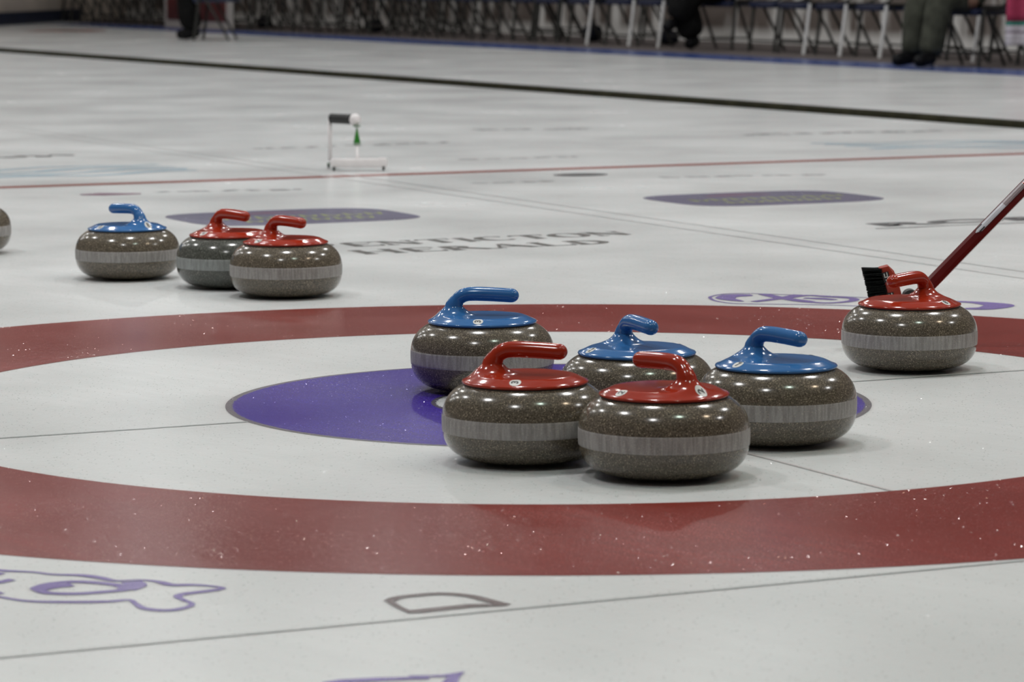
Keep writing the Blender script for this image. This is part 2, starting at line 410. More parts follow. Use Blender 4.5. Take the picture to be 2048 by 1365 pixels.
mark('blue_border', bm, M['ice_blueline'], 'blue stripe along the far edge of the ice in front of the chairs', 'ice line')

# lettering made of serif strokes (u right along the tee line, v away from the viewer)
def serif_word(word, t0, t1, c0, h, bm, z=Z2):
    G = {  # advance, list of (kind, data); T = thick stem, t = thin stroke, in unit box
        'P': (0.8, [('T', .18, 0, .18, 1), ('a', .18, .74, .36, .26), ('s', .18, 0), ('s', .18, 1)]),
        'E': (0.85, [('T', .2, 0, .2, 1), ('t', .2, 1, .75, 1), ('t', .2, .5, .6, .5), ('t', .2, 0, .78, 0), ('t', .75, 1, .75, .8), ('t', .78, 0, .78, .25)]),
        'N': (1.0, [('t', .15, 0, .15, 1), ('T', .17, 1, .8, 0), ('t', .82, 0, .82, 1), ('s', .15, 0), ('s', .82, 1), ('s', .1, 1)]),
        'T': (0.85, [('T', .43, 0, .43, 1), ('t', .05, 1, .8, 1), ('t', .05, 1, .05, .8), ('t', .8, 1, .8, .8), ('s', .43, 0)]),
        'I': (0.5, [('T', .25, 0, .25, 1), ('s', .25, 0), ('s', .25, 1)]),
        'C': (0.95, [('c', .5, .5, .40, .5)]),
        'O': (1.0, [('o', .5, .5, .38, .5)]),
        'H': (1.0, [('T', .18, 0, .18, 1), ('T', .8, 0, .8, 1), ('t', .18, .5, .8, .5), ('s', .18, 0), ('s', .18, 1), ('s', .8, 0), ('s', .8, 1)]),
        'R': (0.95, [('T', .18, 0, .18, 1), ('a', .18, .75, .36, .25), ('T', .45, .5, .82, 0), ('s', .18, 0), ('s', .85, 0)]),
        'A': (1.0, [('t', .1, 0, .45, 1), ('T', .45, 1, .85, 0), ('t', .22, .33, .7, .33), ('s', .1, 0), ('s', .88, 0)]),
        'L': (0.8, [('T', .2, 0, .2, 1), ('t', .2, 0, .75, 0), ('t', .75, 0, .75, .28), ('s', .2, 1)]),
        'D': (1.0, [('T', .18, 0, .18, 1), ('a', .18, .5, .55, .5), ('s', .18, 0), ('s', .18, 1)]),
    }
    tot = sum(G[ch][0] for ch in word); u0 = 0.0; k = (t1 - t0) / tot
    zc = [z]
    def seg(a, b, w):
        zc[0] += 0.000004
        ribbon(bm, [P(*a), P(*b)], w, zc[0])
    for ch in word:
        X = lambda u: t0 + (u0 + u) * k
        Y = lambda v: c0 + v * h
        for it in G[ch][1]:
            if it[0] == 'T': seg((X(it[1]), Y(it[2])), (X(it[3]), Y(it[4])), 0.030)
            elif it[0] == 't': seg((X(it[1]), Y(it[2])), (X(it[3]), Y(it[4])), 0.010)
            elif it[0] == 's': seg((X(it[1] - .14), Y(it[2])), (X(it[1] + .14), Y(it[2])), 0.009)
            else:
                kind, cu, cv, ru, rv = it
                a0, a1 = {'a': (90, -90), 'c': (50, 310), 'o': (0, 360)}[kind]
                q, ws = [], []
                for j in range(17):
                    a = math.radians(a0 + (a1 - a0) * j / 16)
                    q.append(P(X(cu + ru * math.cos(a)), Y(cv + rv * math.sin(a)))); ws.append(0.008 + 0.024 * abs(math.cos(a)) ** 1.5)
                zc[0] += 0.000004; ribbon(bm, q, ws, zc[0])
        u0 += G[ch][0]
bm = bmesh.new(); serif_word('PENTICTON', 0.93, 1.975, 3.385, 0.125, bm)
mark('serif_lettering', bm, M['ice_black'], 'dark serif lettering reading PENTICTON, the farther line of the pair behind the cluster', 'painted lettering')
bm = bmesh.new(); serif_word('HERALD', 0.965, 1.80, 3.135, 0.125, bm)
mark('serif_lettering', bm, M['ice_black'], 'dark serif lettering reading HERALD, the nearer line of the pair behind the cluster', 'painted lettering')

def text_mesh(txt, size, bold=0.0):
    c = bpy.data.curves.new('t', 'FONT'); c.body = txt; c.size = size; c.align_x = 'CENTER'; c.align_y = 'CENTER'; c.offset = bold
    c.resolution_u = 4
    o = bpy.data.objects.new('t', c); link(o); dg = bpy.context.evaluated_depsgraph_get(); dg.update()
    me = bpy.data.meshes.new_from_object(o.evaluated_get(dg)); bm = bmesh.new(); bm.from_mesh(me)
    bpy.data.objects.remove(o); bpy.data.curves.remove(c); bpy.data.meshes.remove(me)
    return bm
bm = text_mesh('ROB', 0.27, 0.012)
bmesh.ops.scale(bm, vec=(1.25, 0.62, 1), verts=bm.verts)
bmesh.ops.transform(bm, matrix=Matrix.Translation(P(3.12, 3.34, Z2)) @ Matrix.Rotation(TH, 4, 'Z'), verts=bm.verts)
ribbon(bm, [P(2.72, 3.225), P(2.85, 3.215), P(3.0, 3.22), P(3.3, 3.20)], [.012, .02, .012, .018], Z2)
mark('bold_lettering', bm, M['ice_slate'], 'dark bold lettering on the ice beside the broom handle', 'painted lettering')

# outlined purple logo, lower left
outer = [(-0.80, -1.75), (-0.784, -1.761), (-0.758, -1.784), (-0.711, -1.797), (-0.679, -1.816), (-0.641, -1.822), (-0.613, -1.841), (-0.588, -1.865), (-0.556, -1.859), (-0.529, -1.872), (-0.508, -1.896), (-0.479, -1.896), (-0.453, -1.906), (-0.437, -1.922), (-0.453, -1.94), (-0.486, -1.964), (-0.489, -1.989), (-0.467, -2.031), (-0.473, -2.059), (-0.495, -2.077), (-0.525, -2.064), (-0.541, -2.03), (-0.553, -2.004), (-0.58, -2.015), (-0.636, -2.018), (-0.687, -2.01), (-0.727, -1.981), (-0.758, -1.962), (-0.79, -1.95)]
inner = [(-0.687, -1.914), (-0.673, -1.886), (-0.642, -1.871), (-0.608, -1.881), (-0.58, -1.899), (-0.566, -1.927), (-0.589, -1.944), (-0.63, -1.959), (-0.667, -1.953), (-0.684, -1.929), (-0.687, -1.914)]
bm = bmesh.new()
so = smooth2(outer, 4)
ribbon(bm, so, [0.012 + 0.004 * math.sin(i * 0.35) for i in range(len(so))], Z2)
ribbon(bm, smooth2(inner, 4, True), 0.017, Z2 + 1e-5, True)
ribbon(bm, smooth2([(-0.682, -1.924), (-0.665, -1.905), (-0.643, -1.894)], 4), 0.026, Z2 + 2e-5)
ribbon(bm, smooth2([(-0.566, -1.93), (-0.556, -1.90), (-0.566, -1.872)], 4), [0.03] * 9, Z2 + 3e-5)
ribbon(bm, smooth2([(-0.73, -1.854), (-0.744, -1.874), (-0.759, -1.893), (-0.749, -1.933), (-0.73, -1.962)], 4), 0.016, Z2 + 4e-5)
ribbon(bm, smooth2([(-0.76, -1.80), (-0.775, -1.84), (-0.77, -1.87)], 4), 0.03, Z2 + 5e-5)
mark('outlined_logo', bm, M['ice_purple'], 'purple outlined rounded logo lettering on the near ice at lower left', 'painted logo')
bm = bmesh.new()
dpts = smooth2([(-0.209, -2.018), (-0.2, -1.992), (-0.172, -1.973), (-0.14, -1.964), (-0.104, -1.981), (-0.075, -2.019), (-0.055, -2.044)], 4)
ribbon(bm, dpts, 0.017, Z2); ribbon(bm, [(-0.055, -2.044), (-0.1, -2.048), (-0.168, -2.085), (-0.185, -2.092)], [0.012, 0.022, 0.024, 0.02], Z2 + 1e-5)
ribbon(bm, smooth2([(-0.180, -2.09), (-0.196, -2.055), (-0.209, -2.018)], 4), 0.010, Z2 + 2e-5)
mark('outlined_letter', bm, M['ice_taupe'], 'grey-brown outlined D-shaped letter on the ice below the red ring', 'painted lettering')
bm = bmesh.new()
ribbon(bm, [(-0.26, -2.53), (-0.24, -2.516), (-0.203, -2.506), (-0.165, -2.5), (-0.14, -2.499)], [0.02, 0.022, 0.02, .016, .012], Z2)
ribbon(bm, [(-0.165, -2.487), (-0.14, -2.488), (-0.121, -2.486), (-0.103, -2.467), (-0.112, -2.495), (-0.116, -2.53)], [.006, .01, .012, .008, .014, .02], Z2 + 1e-5)
mark('outlined_logo', bm, M['ice_purple'], 'tip of a purple outlined logo cut off by the bottom edge of the view', 'painted logo')
# far purple logo
bm = bmesh.new()
fo = [(0.403, 2.0), (0.426, 2.051), (0.459, 2.078), (0.506, 2.077), (0.556, 2.059), (0.613, 2.038), (0.69, 2.012), (0.765, 1.974), (0.839, 1.941), (0.913, 1.908), (0.987, 1.879), (1.06, 1.847), (1.111, 1.8), (1.114, 1.751), (1.079, 1.7), (1.031, 1.672), (0.984, 1.688), (0.892, 1.713), (0.782, 1.745), (0.709, 1.78), (0.635, 1.801), (0.559, 1.811), (0.502, 1.82), (0.446, 1.836), (0.41, 1.895), (0.4, 1.961)]
ribbon(bm, smooth2(fo, 3, True), 0.009, Z2, True)
ribbon(bm, smooth2([(0.507, 2.035), (0.455, 2.02), (0.438, 1.95), (0.475, 1.88)], 5), [0.03, .045, .055, .06, .06, .06, .055, .05, .05, .05, .045, .04, .035, .03, .02, .01], Z2 + 1e-5)
ribbon(bm, [(0.536, 2.06), (0.576, 1.956), (0.64, 1.869)], [.03, .035, .03], Z2 + 2e-5)
ribbon(bm, [(0.501, 1.873), (0.576, 1.956), (0.622, 2.045)], [.025, .03, .025], Z2 + 3e-5)
ribbon(bm, smooth2([(0.593, 1.967), (0.644, 2.025), (0.688, 1.992), (0.747, 1.951), (0.741, 1.886), (0.683, 1.838), (0.624, 1.87), (0.59, 1.928)], 3, True), 0.024, Z2 + 4e-5, True)
ribbon(bm, [(0.63, 1.96), (0.67, 1.945), (0.705, 1.914)], [.02, .04, .02], Z2 + 5e-5)
ribbon(bm, smooth2([(0.79, 1.94), (0.86, 1.90), (0.90, 1.83), (0.86, 1.77), (0.79, 1.80)], 4), 0.028, Z2 + 6e-5)
ribbon(bm, smooth2([(0.993, 1.86), (1.05, 1.83), (1.08, 1.77), (1.05, 1.71), (0.995, 1.70)], 4), [.02, .025, .03, .04, .05, .055, .06, .06, .065, .065, .065, .06, .055, .045, .035, .03, .02], Z2 + 7e-5)
mark('outlined_logo', bm, M['ice_purple'], 'purple oval outlined logo on the far ice, partly hidden by the rightmost red-handled stone', 'painted logo')

# badges: rounded rectangles with scribbled yellow lettering
def badge(ct, cc, ht, hc, label):
    root = empty('badge_marking', P(ct, cc)); root.rotation_euler = (0, 0, TH); tag(root, label, 'painted logo')
    n = 48; bm = bmesh.new(); vs = []
    for k in range(n):
        a = 2 * PI * k / n; ca, sa = math.cos(a), math.sin(a)
        vs.append(bm.verts.new((ht * math.copysign(abs(ca) ** 0.5, ca), hc * math.copysign(abs(sa) ** 0.5, sa), Z1)))
    bm.faces.new(vs); build('badge_field', bm, M['ice_badge'], root, False)
    bm = bmesh.new(); rr = random.Random(3)
    for row, (v0, u0, u1) in enumerate(((0.02, -0.72, 0.72), (-0.42, -0.55, 0.55))):
        u = u0
        while u < u1:
            q = [(u * ht, (v0 - .15) * hc), ((u + .04) * ht, (v0 + .16) * hc), ((u + .10) * ht, (v0 - .12) * hc), ((u + .15) * ht, (v0 + .14 * rr.random()) * hc)]
            ribbon(bm, q, 0.018, Z2); u += 0.2
    build('badge_lettering', bm, M['ice_yellow'], root, False)
    bm = bmesh.new(); ribbon(bm, [(-0.35 * ht, 0.55 * hc), (0, 0.62 * hc), (0.3 * ht, 0.52 * hc)], [.03, .07, .03], Z2); build('badge_emblem', bm, M['ice_badge_red'], root, False)
badge(1.32, 4.54, 0.385, 0.30, 'dusky purple badge with yellow scrawl on the ice behind the two red-handled stones at left')
badge(3.08, 4.545, 0.385, 0.30, 'dusky purple badge with yellow scrawl on the ice above the middle right of the rings')

def dash(pts, w, mat, label, name='small_lettering', gaps=True, seed=1, strands=2):
    """row of small letters too far away to read: broken strokes along a line in t,c"""
    bm = bmesh.new(); rr = random.Random(seed)
    (ta, ca), (tb, cb) = pts; L = math.hypot(tb - ta, cb - ca); u = 0.0; z = Z2
    while u < L:
        l = (0.03 + 0.06 * rr.random()) if gaps else L
        z += 1e-5
        for s in range(strands):
            o = (rr.random() - .5) * w
            a = u / L; b = min(1, (u + l) / L)
            q = [P(ta + (tb - ta) * a, ca + (cb - ca) * a + o), P(ta + (tb - ta) * b, ca + (cb - ca) * b + (o if not gaps else (rr.random() - .5) * w))]
            ribbon(bm, q, w * (.35 if gaps else .8), z + s * 3e-6)
        u += l + (0.015 + 0.04 * rr.random())
    mark(name, bm, mat, label, 'painted lettering')
dash([(4.2, 9.27), (4.72, 9.08)], 0.10, M['ice_grey'], 'pale grey lettering on the far ice right of the black grip of the device', seed=2)
dash([(2.65, 8.27), (3.62, 8.32)], 0.07, M['ice_grey'], 'row of tiny grey-blue letters on the ice behind the white device', seed=3)
dash([(5.08, 8.235), (6.08, 8.08)], 0.11, M['ice_grey'], 'long grey lettering on the ice just this side of the dark divider at right', seed=4)
dash([(1.30, 8.20), (1.83, 8.213)], 0.12, M['ice_slate'], 'short dark line of lettering at the left edge beyond the red line', seed=5)
dash([(3.10, 7.1), (3.62, 7.05)], 0.05, M['ice_grey'], 'faint grey lettering just beyond the red line, right of the white device', seed=6)
dash([(1.33, 5.87), (1.84, 5.745)], 0.07, M['ice_grey'], 'faint grey lettering on the ice between the red line and the left badge', seed=7)
dash([(2.53, 5.73), (2.88, 5.708)], 0.05, M['ice_grey'], 'faint grey lettering just in front of the red line at mid picture', seed=8)
dash([(3.3, 5.7), (3.95, 5.55)], 0.06, M['ice_grey'], 'faint grey lettering on the ice above the right badge', seed=9)
bm = bmesh.new(); ribbon(bm, [P(1.04, 5.85), P(1.12, 5.84), P(1.25, 5.80)], [.05, .13, .05], Z2)
mark('red_brush_mark', bm, M['ice_badge_red'], 'small reddish smear of paint on the ice above the leftmost blue-handled stone', 'painted logo')
n = 40; bm = bmesh.new()
bm.faces.new([bm.verts.new(P(3.10 + .11 * math.cos(2 * PI * k / n), 5.985 + .085 * math.sin(2 * PI * k / n), Z2)) for k in range(n)])
mark('dark_oval_mark', bm, M['ice_slate'], 'small dark oval spot on the ice just in front of the red line', 'painted logo')
def swoosh(t0, c0, t1, c1, w, label, seed):
    bm = bmesh.new(); rr = random.Random(seed)
    for j in range(4):
        o = (j - 1.5) * w / 3; q = []
        for k in range(9):
            a = k / 8; q.append(P(t0 + (t1 - t0) * a, c0 + (c1 - c0) * a + o + w * .12 * math.sin(a * 9 + j)))
        ribbon(bm, q, [w * .06 + w * .10 * rr.random() for _ in q], Z2 + j * 1e-5)
    mark('pale_blue_logo', bm, M['ice_cyan'], label, 'painted logo')
swoosh(0.95, 7.12, 1.90, 7.20, 0.5, 'pale blue wavy logo on the ice at the far left, beyond the red line', 1)
swoosh(5.0, 7.2, 6.1, 6.85, 0.5, 'pale blue wavy logo on the ice at the right edge, beyond the red line', 2)
bm = bmesh.new(); ribbon(bm, [P(9.20, 31.9), P(9.38, 31.7), P(9.62, 31.55), P(9.85, 31.75), P(10.05, 31.7)], [.3, .9, .8, .6, .25], Z2)
mark('red_floor_logo', bm, M['ice_hog'], 'dull red marking on the farthest ice near the navy boards', 'painted logo')
# divider between the sheets
bm = bmesh.new()
segs = [(7.0, -12.0), (6.72, 0), (6.57, 8.0), (6.50, 14), (6.40, 20), (6.30, 25), (6.22, 29.2)]
prof = [(-.035, 0.0), (-.035, .026), (-.026, .034), (.026, .034), (.035, .026), (.035, 0.0)]
rings = [[bm.verts.new(P(t + a, c, z + 0.0005)) for a, z in prof] for t, c in segs]
for a, b in zip(rings, rings[1:]):
    for k in range(len(prof)): bm.faces.new((a[k], a[(k + 1) % len(prof)], b[(k + 1) % len(prof)], b[k]))
bm.faces.new(rings[0]); bm.faces.new(rings[-1][::-1])
tag(build('foam_divider', bm, M['divider'], smooth='auto'), 'long dark olive foam divider lying across the ice between two sheets', 'divider')

# ------------------------------------------------------------------ hall
def wall(name, a, b, z0, z1, th, mat):
    """vertical slab from a to b (world xy) with thickness th to its left side"""
    a = Vector((a.x, a.y, 0)); b = Vector((b.x, b.y, 0)); d = (b - a); L = d.length
    ang = math.atan2(d.y, d.x)
    bm = bmesh.new(); box(bm, (0, L / 2, (z1 + z0) / 2), (th, L, z1 - z0))
    o = build(name, bm, mat, smooth=False); o.location = a; o.rotation_euler = (0, 0, ang - PI / 2)
    return tag(o, kind='structure')
wall('wall_right', P(14.46, -12), P(14.46, 40), -0.08, CEIL, 0.12, M['dim'])
wall('baseboard_right', P(13.60, -12), P(13.60, 19.9), 0.0, 1.05, 0.08, M['boards'])
wall('baseboard_right', P(13.60, 20), P(12.75, 38.6), 0.0, 1.05, 0.08, M['boards'])
wall('wall_left', P(14.4, 41.4), P(3.0, 26.0 + 0.0), 0.0, CEIL, 0.12, M['cream'])
wall('baseboard_left', P(11.72, 37.65), P(3.05, 25.95), 0.0, 0.155, 0.10, M['navyboard'])
wall('wall_near', P(-9.06, -12), P(-9.06, 40), -0.08, CEIL, 0.12, M['dim'])
wall('wall_back', P(-9, -12.06), P(14.4, -12.06), -0.08, CEIL, 0.12, M['dim'])
wall('wall_front', P(-9, 41.5), P(14.4, 41.5), -0.08, CEIL, 0.12, M['dim'])
bm = bmesh.new(); vs = []
lo = [bm.verts.new(P(t, c, CEIL)) for t, c in ((-9.1, -12.1), (14.5, -12.1), (14.5, 41.6), (-9.1, 41.6))]
hi = [bm.verts.new(v.co + Vector((0, 0, .1))) for v in lo]
bm.faces.new(lo[::-1]); bm.faces.new(hi)
for i in range(4): bm.faces.new((lo[i], lo[(i + 1) % 4], hi[(i + 1) % 4], hi[i]))
tag(build('ceiling', bm, M['ceil'], smooth=False), kind='structure')

# ------------------------------------------------------------------ curling stones
def sup(r0, R, zc, hz, z):   # radius of the superellipse flank at height z
    q = min(1, abs(z - zc) / hz) ** 2.4; return r0 + (R - r0) * (1 - q) ** (1 / 2.4)
def stone_meshes():
    R = 0.14; H = 0.137; zc = 0.0692; hz = 0.0677
    full = [(0.0, 0.006), (0.045, 0.006), (0.058, 0.0035), (0.062, 0.0008), (0.0645, 0.0), (0.067, 0.0006)]
    n = 40
    for i in range(1, n):
        a = -PI / 2 + PI * i / n; sn = math.sin(a); ee = 2 / 2.4 if a > 0 else 2 / 2.75; z = zc + hz * math.copysign(abs(sn) ** ee, sn)
        r = 0.055 + (R - 0.055) * abs(math.cos(a)) ** ee
        if r > 0.068 or a > 0: full.append((r, z))
    full += [(0.06, H + 0.0002), (0.0, H + 0.0002)]
    return full
FULL = stone_meshes()
B0, B1 = 0.0515, 0.0808
def flank(z):
    n = 2.4 if z > 0.0692 else 2.75
    return 0.055 + 0.085 * (1 - min(1, abs(z - 0.0692) / 0.0677) ** n) ** (1 / n)
bm = bmesh.new(); lathe(bm, FULL); GR = build('granite_body', bm, M['granite'])
bm = bmesh.new()
bp = [(flank(B0) - 0.0004, B0)] + [(flank(B0 + (B1 - B0) * k / 8) + 0.0002, B0 + 0.0006 + (B1 - B0 - 0.0012) * k / 8) for k in range(9)] + [(flank(B1) - 0.0004, B1)]
lathe(bm, bp); BD = build('striking_band', bm, M['band'])
ROLL = GR.data, BD.data
GRD = GR.data.copy(); GRD.materials[0] = M['granite_dark']; BDD = BD.data.copy(); BDD.materials[0] = M['band_dark']

def handle_mesh():
    """cap plate with gooseneck handle, one moulded piece; grip points to +x"""
    bm = bmesh.new(); n = 64
    # --- plate: from rim underside up over the lip and inwards to the foot of the neck
    def dome(r):
        if r > 0.082:
            t = min(1, (r - 0.082) / 0.023); return 0.1452 - 0.0095 * (t * t * (3 - 2 * t) * 0.45 + t * 0.55)
        return 0.1452 + 0.0006 * (1 - (r / 0.082) ** 2)
    C0 = Vector((-0.0555, 0, 0)); rx, ry = 0.0175, 0.0165
    zneck = 0.1625
    rings = []
    for r, z in ((0.098, 0.1305), (0.1035, 0.1305), (0.1055, 0.1318), (0.1062, 0.1338)):
        rings.append([Vector((r * math.cos(2 * PI * k / n), r * math.sin(2 * PI * k / n), z)) for k in range(n)])
    m = 22
    for j in range(m + 1):
        s = 1 - (j / m); s = s ** 1.25; ring = []
        for k in range(n):
            a = 2 * PI * k / n
            e = Vector((C0.x + rx * math.cos(a), ry * math.sin(a), 0)); o = Vector((0.105 * math.cos(a), 0.105 * math.sin(a), 0))
            p = e.lerp(o, s); d = (p - e).length; rr = p.length
            F = 0.042; h = zneck - dome(e.length)
            fil = h * max(0, 1 - d / F) ** 2.9
            p.z = dome(rr) + fil; ring.append(p)
        rings.append(ring)
    # --- neck and grip
    path = cat_rom([(-0.0555, 0, 0.1625), (-0.0505, 0, 0.1710), (-0.0440, 0, 0.1790), (-0.0320, 0, 0.1850), (-0.0145, 0, 0.1866), (0.010, 0, 0.1862), (0.036, 0, 0.1850), (0.0565, 0, 0.1838)], 5)
    rad = []
    for i, p in enumerate(path):
        t = i / (len(path) - 1)
        k1 = min(1, t * 4.5); k2 = max(0, min(1, (t - .25) * 2.5)); rad.append((0.0175 - 0.0042 * k1 + 0.0005 * k2, 0.0165 - 0.0032 * k1 + 0.0006 * k2))
    for i, p in enumerate(path[1:], 1):
        d = (path[min(i + 1, len(path) - 1)] - path[i - 1]).normalized()
        if i < 4: d = d.lerp(Vector((0, 0, 1)), 0.5 * (4 - i) / 4).normalized()
        u = Vector((d.z, 0, -d.x)); v = Vector((0, 1, 0))   # u = in-plane normal, v = sideways
        rings.append([p + u * rad[i][0] * math.cos(2 * PI * k / n) + v * rad[i][1] * math.sin(2 * PI * k / n) for k in range(n)])
    p = path[-1]; d = (path[-1] - path[-2]).normalized(); u = Vector((d.z, 0, -d.x)); v = Vector((0, 1, 0)); r0 = rad[-1]
    for j in range(1, 8):
        a = PI / 2 * j / 8; q = p + d * 0.0155 * math.sin(a); c = math.cos(a)
        rings.append([q + u * r0[0] * c * math.cos(2 * PI * k / n) + v * r0[1] * c * math.sin(2 * PI * k / n) for k in range(n)])
    V = [[bm.verts.new(q) for q in r] for r in rings]
    for a, b in zip(V, V[1:]):
        for k in range(n): bm.faces.new((a[k], a[(k + 1) % n], b[(k + 1) % n], b[k]))
    tip = bm.verts.new(p + d * 0.0156)
    for k in range(n): bm.faces.new((V[-1][k], V[-1][(k + 1) % n], tip))
    bm.faces.new(V[0][::-1])
    bmesh.ops.recalc_face_normals(bm, faces=bm.faces)
    return bm
hb = handle_mesh(); BVH = BVHTree.FromBMesh(hb)
HB = build('handle', hb, M['blue']); HBme = HB.data
HRme = HBme.copy(); HRme.materials[0] = M['red']
bpy.data.objects.remove(HB)
# gasket line under the plate
bm = bmesh.new(); lathe(bm, [(0.095, 0.1270), (0.1035, 0.1270), (0.1040, 0.1315), (0.098, 0.1315)]); GK = build('gasket', bm, M['rubber']); GKme = GK.data; bpy.data.objects.remove(GK)
def drape(bm, off):
    for v in bm.verts:
        h = BVH.ray_cast(Vector((v.co.x, v.co.y, 0.4)), Vector((0, 0, -1)))
        v.co.z = (h[0].z if h[0] else 0.131) + off
def sticker_mesh(az, digit, turn):
    cx, cy = 0.0905 * math.cos(az), 0.0905 * math.sin(az)
    bm = bmesh.new(); R0 = 0.0098; c0 = bm.verts.new((cx, cy, 0)); prev = None
    rings = [[bm.verts.new((cx + R0 * f * math.cos(2 * PI * k / 24), cy + R0 * f * math.sin(2 * PI * k / 24), 0)) for k in range(24)] for f in (.25, .5, .75, 1)]
    for k in range(24): bm.faces.new((c0, rings[0][k], rings[0][(k + 1) % 24]))
    for a, b in zip(rings, rings[1:]):
        for k in range(24): bm.faces.new((a[k], b[k], b[(k + 1) % 24], a[(k + 1) % 24]))
    drape(bm, 0.00035)
    t = text_mesh(str(digit), 0.0165, 0.0005)
    bmesh.ops.transform(t, matrix=Matrix.Translation((cx, cy, 0)) @ Matrix.Rotation(az + turn, 4, 'Z'), verts=t.verts)
    bmesh.ops.subdivide_edges(t, edges=t.edges, cuts=1); drape(t, 0.0008)
    return bm, t
LAB_G = 'curling stones'
def stone(x, y, phi, colour, digit, label, dark=False, sc=1.0, turn=PI / 2):
    r = empty('curling_stone', (x, y, 0.0012)); r.rotation_euler = (0, 0, math.radians(phi)); r.scale = (sc, sc, sc)
    tag(r, label, 'curling stone', LAB_G)
    for nm, me in (('granite_body', GRD if dark else ROLL[0]), ('striking_band', BDD if dark else ROLL[1]), ('gasket', GKme), ('handle', HRme if colour == 'red' else HBme)):
        o = link(bpy.data.objects.new(nm, me)); o.parent = r
    for az in (PI, PI / 2, -PI / 2):
        a, t = sticker_mesh(az, digit, turn)
        s = build('number_sticker', a, M['sticker'], r); build('number', t, M['ink'], s, False)
    return r
bpy.data.objects.remove(GR); bpy.data.objects.remove(BD)
stone(0.188, -0.925, 129, 'red', 2, 'nearest curling stone, red handle pointing back left, overlapping the others in the cluster', turn=PI)
stone(-0.0385, -0.757, -10, 'red', 3, 'red-handled curling stone second nearest, left of the frontmost one', turn=PI)
stone(-0.128, 0.19, -4, 'blue', 3, 'blue-handled curling stone at the back left of the cluster, on the purple disc', turn=PI)
stone(0.159, -0.345, -66, 'blue', 2, 'blue-handled curling stone mostly hidden in the middle of the cluster behind two red handles')
stone(0.395, -0.545, -50, 'blue', 7, 'blue-handled curling stone at the right of the cluster, dark glossy flank facing the empty ice')
stone(0.737, 0.515, 228, 'red', 8, 'red-handled curling stone standing apart at right, in front of the broom', sc=0.988)
stone(-1.106, 2.54, 135, 'blue', 8, 'blue-handled curling stone standing alone at far left, handle pointing left', sc=0.978)
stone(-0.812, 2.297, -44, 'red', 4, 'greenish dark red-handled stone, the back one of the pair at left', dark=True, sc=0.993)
stone(-0.652, 2.052, -44, 'red', 7, 'brown-grey red-handled stone, the front one of the pair at left', turn=0)
stone(-1.674, 3.31, 175, 'blue', 5, 'grey granite stone cut off by the left edge of the view')

# ------------------------------------------------------------------ broom standing behind the right-hand stone
def px(x, y, depth):          # only used to work out real positions on paper: point at a depth
    d = fwd + right * ((x - 1024) / 6864.3) + up * ((682.5 - y) / 6864.3); return CAM + d * depth
hinge = Vector((0.785, 0.93, 0.0915))
tipb = hinge + Vector((0.245, 0.04, 0.246)) * 3
root = empty('curling_broom', (hinge.x, hinge.y, 0.0)); tag(root, 'dark red broom with black bristle head leaning behind the rightmost red-handled stone', 'broom')
def rel(v): return Vector(v) - Vector((hinge.x, hinge.y, 0))
ax = (tipb - hinge).normalized(); h0 = hinge + ax * 0.022
bm = bmesh.new(); tube(bm, [rel(h0), rel(h0 + ax * 0.01)] + [rel(h0 + ax * (0.1 * k)) for k in range(1, 12)], [0.0135, 0.0145] + [0.0148] * 11, 8)
sh = build('shaft', bm, M['broomred'], root, 'auto')
# decal strip on the near side of the shaft
u = ax.cross(Vector((0, 1, 0))).normalized(); side = (CAM - hinge).normalized(); side = (side - ax * side.dot(ax)).normalized(); upv = ax.cross(side).normalized()
if upv.z < 0: upv = -upv
def strip(a0, a1, w0, w1, mat, name, par, off=0.0153, cap=0.0):
    bm = bmesh.new(); rows = []
    K = 14
    for i in range(K + 1):
        s = a0 + (a1 - a0) * i / K; row = []
        e = min(i, K - i) / K; sh_ = 1.0
        if cap: x = min(1, min(s - a0, a1 - s) / cap); sh_ = math.sqrt(max(0, 1 - (1 - x) ** 2)) * .9 + .1
        wc = (w0 + w1) / 2; hw = (w1 - w0) / 2 * sh_
        for k in range(5):
            an = wc + hw * (k / 2 - 1)
            row.append(bm.verts.new(rel(hinge + ax * s + side * math.cos(an) * off + upv * math.sin(an) * off)))
        rows.append(row)
    for a, b in zip(rows, rows[1:]):
        for k in range(4): bm.faces.new((a[k], a[k + 1], b[k + 1], b[k]))
    return build(name, bm, mat, par)
dc = strip(0.205, 0.375, 0.02, 0.95, M['decal'], 'decal', sh, 0.0156, 0.012); dc['label'] = 'long pale decal on the shaft'
strip(0.292, 0.352, 0.06, 0.85, M['decal_dk'], 'decal_panel', sh, 0.0158)
strip(0.353, 0.357, 0.06, 0.85, M['red'], 'flag_bar', sh, 0.0160); strip(0.366, 0.3695, 0.06, 0.85, M['red'], 'flag_bar', sh, 0.0160); strip(0.3595, 0.3635, 0.25, 0.65, M['red'], 'maple_leaf', sh, 0.0160)
strip(0.212, 0.228, 0.08, 0.28, M['ink'], 'decal_stripe', sh, 0.0160); strip(0.212, 0.228, 0.70, 0.9, M['ink'], 'decal_stripe', sh, 0.0160)
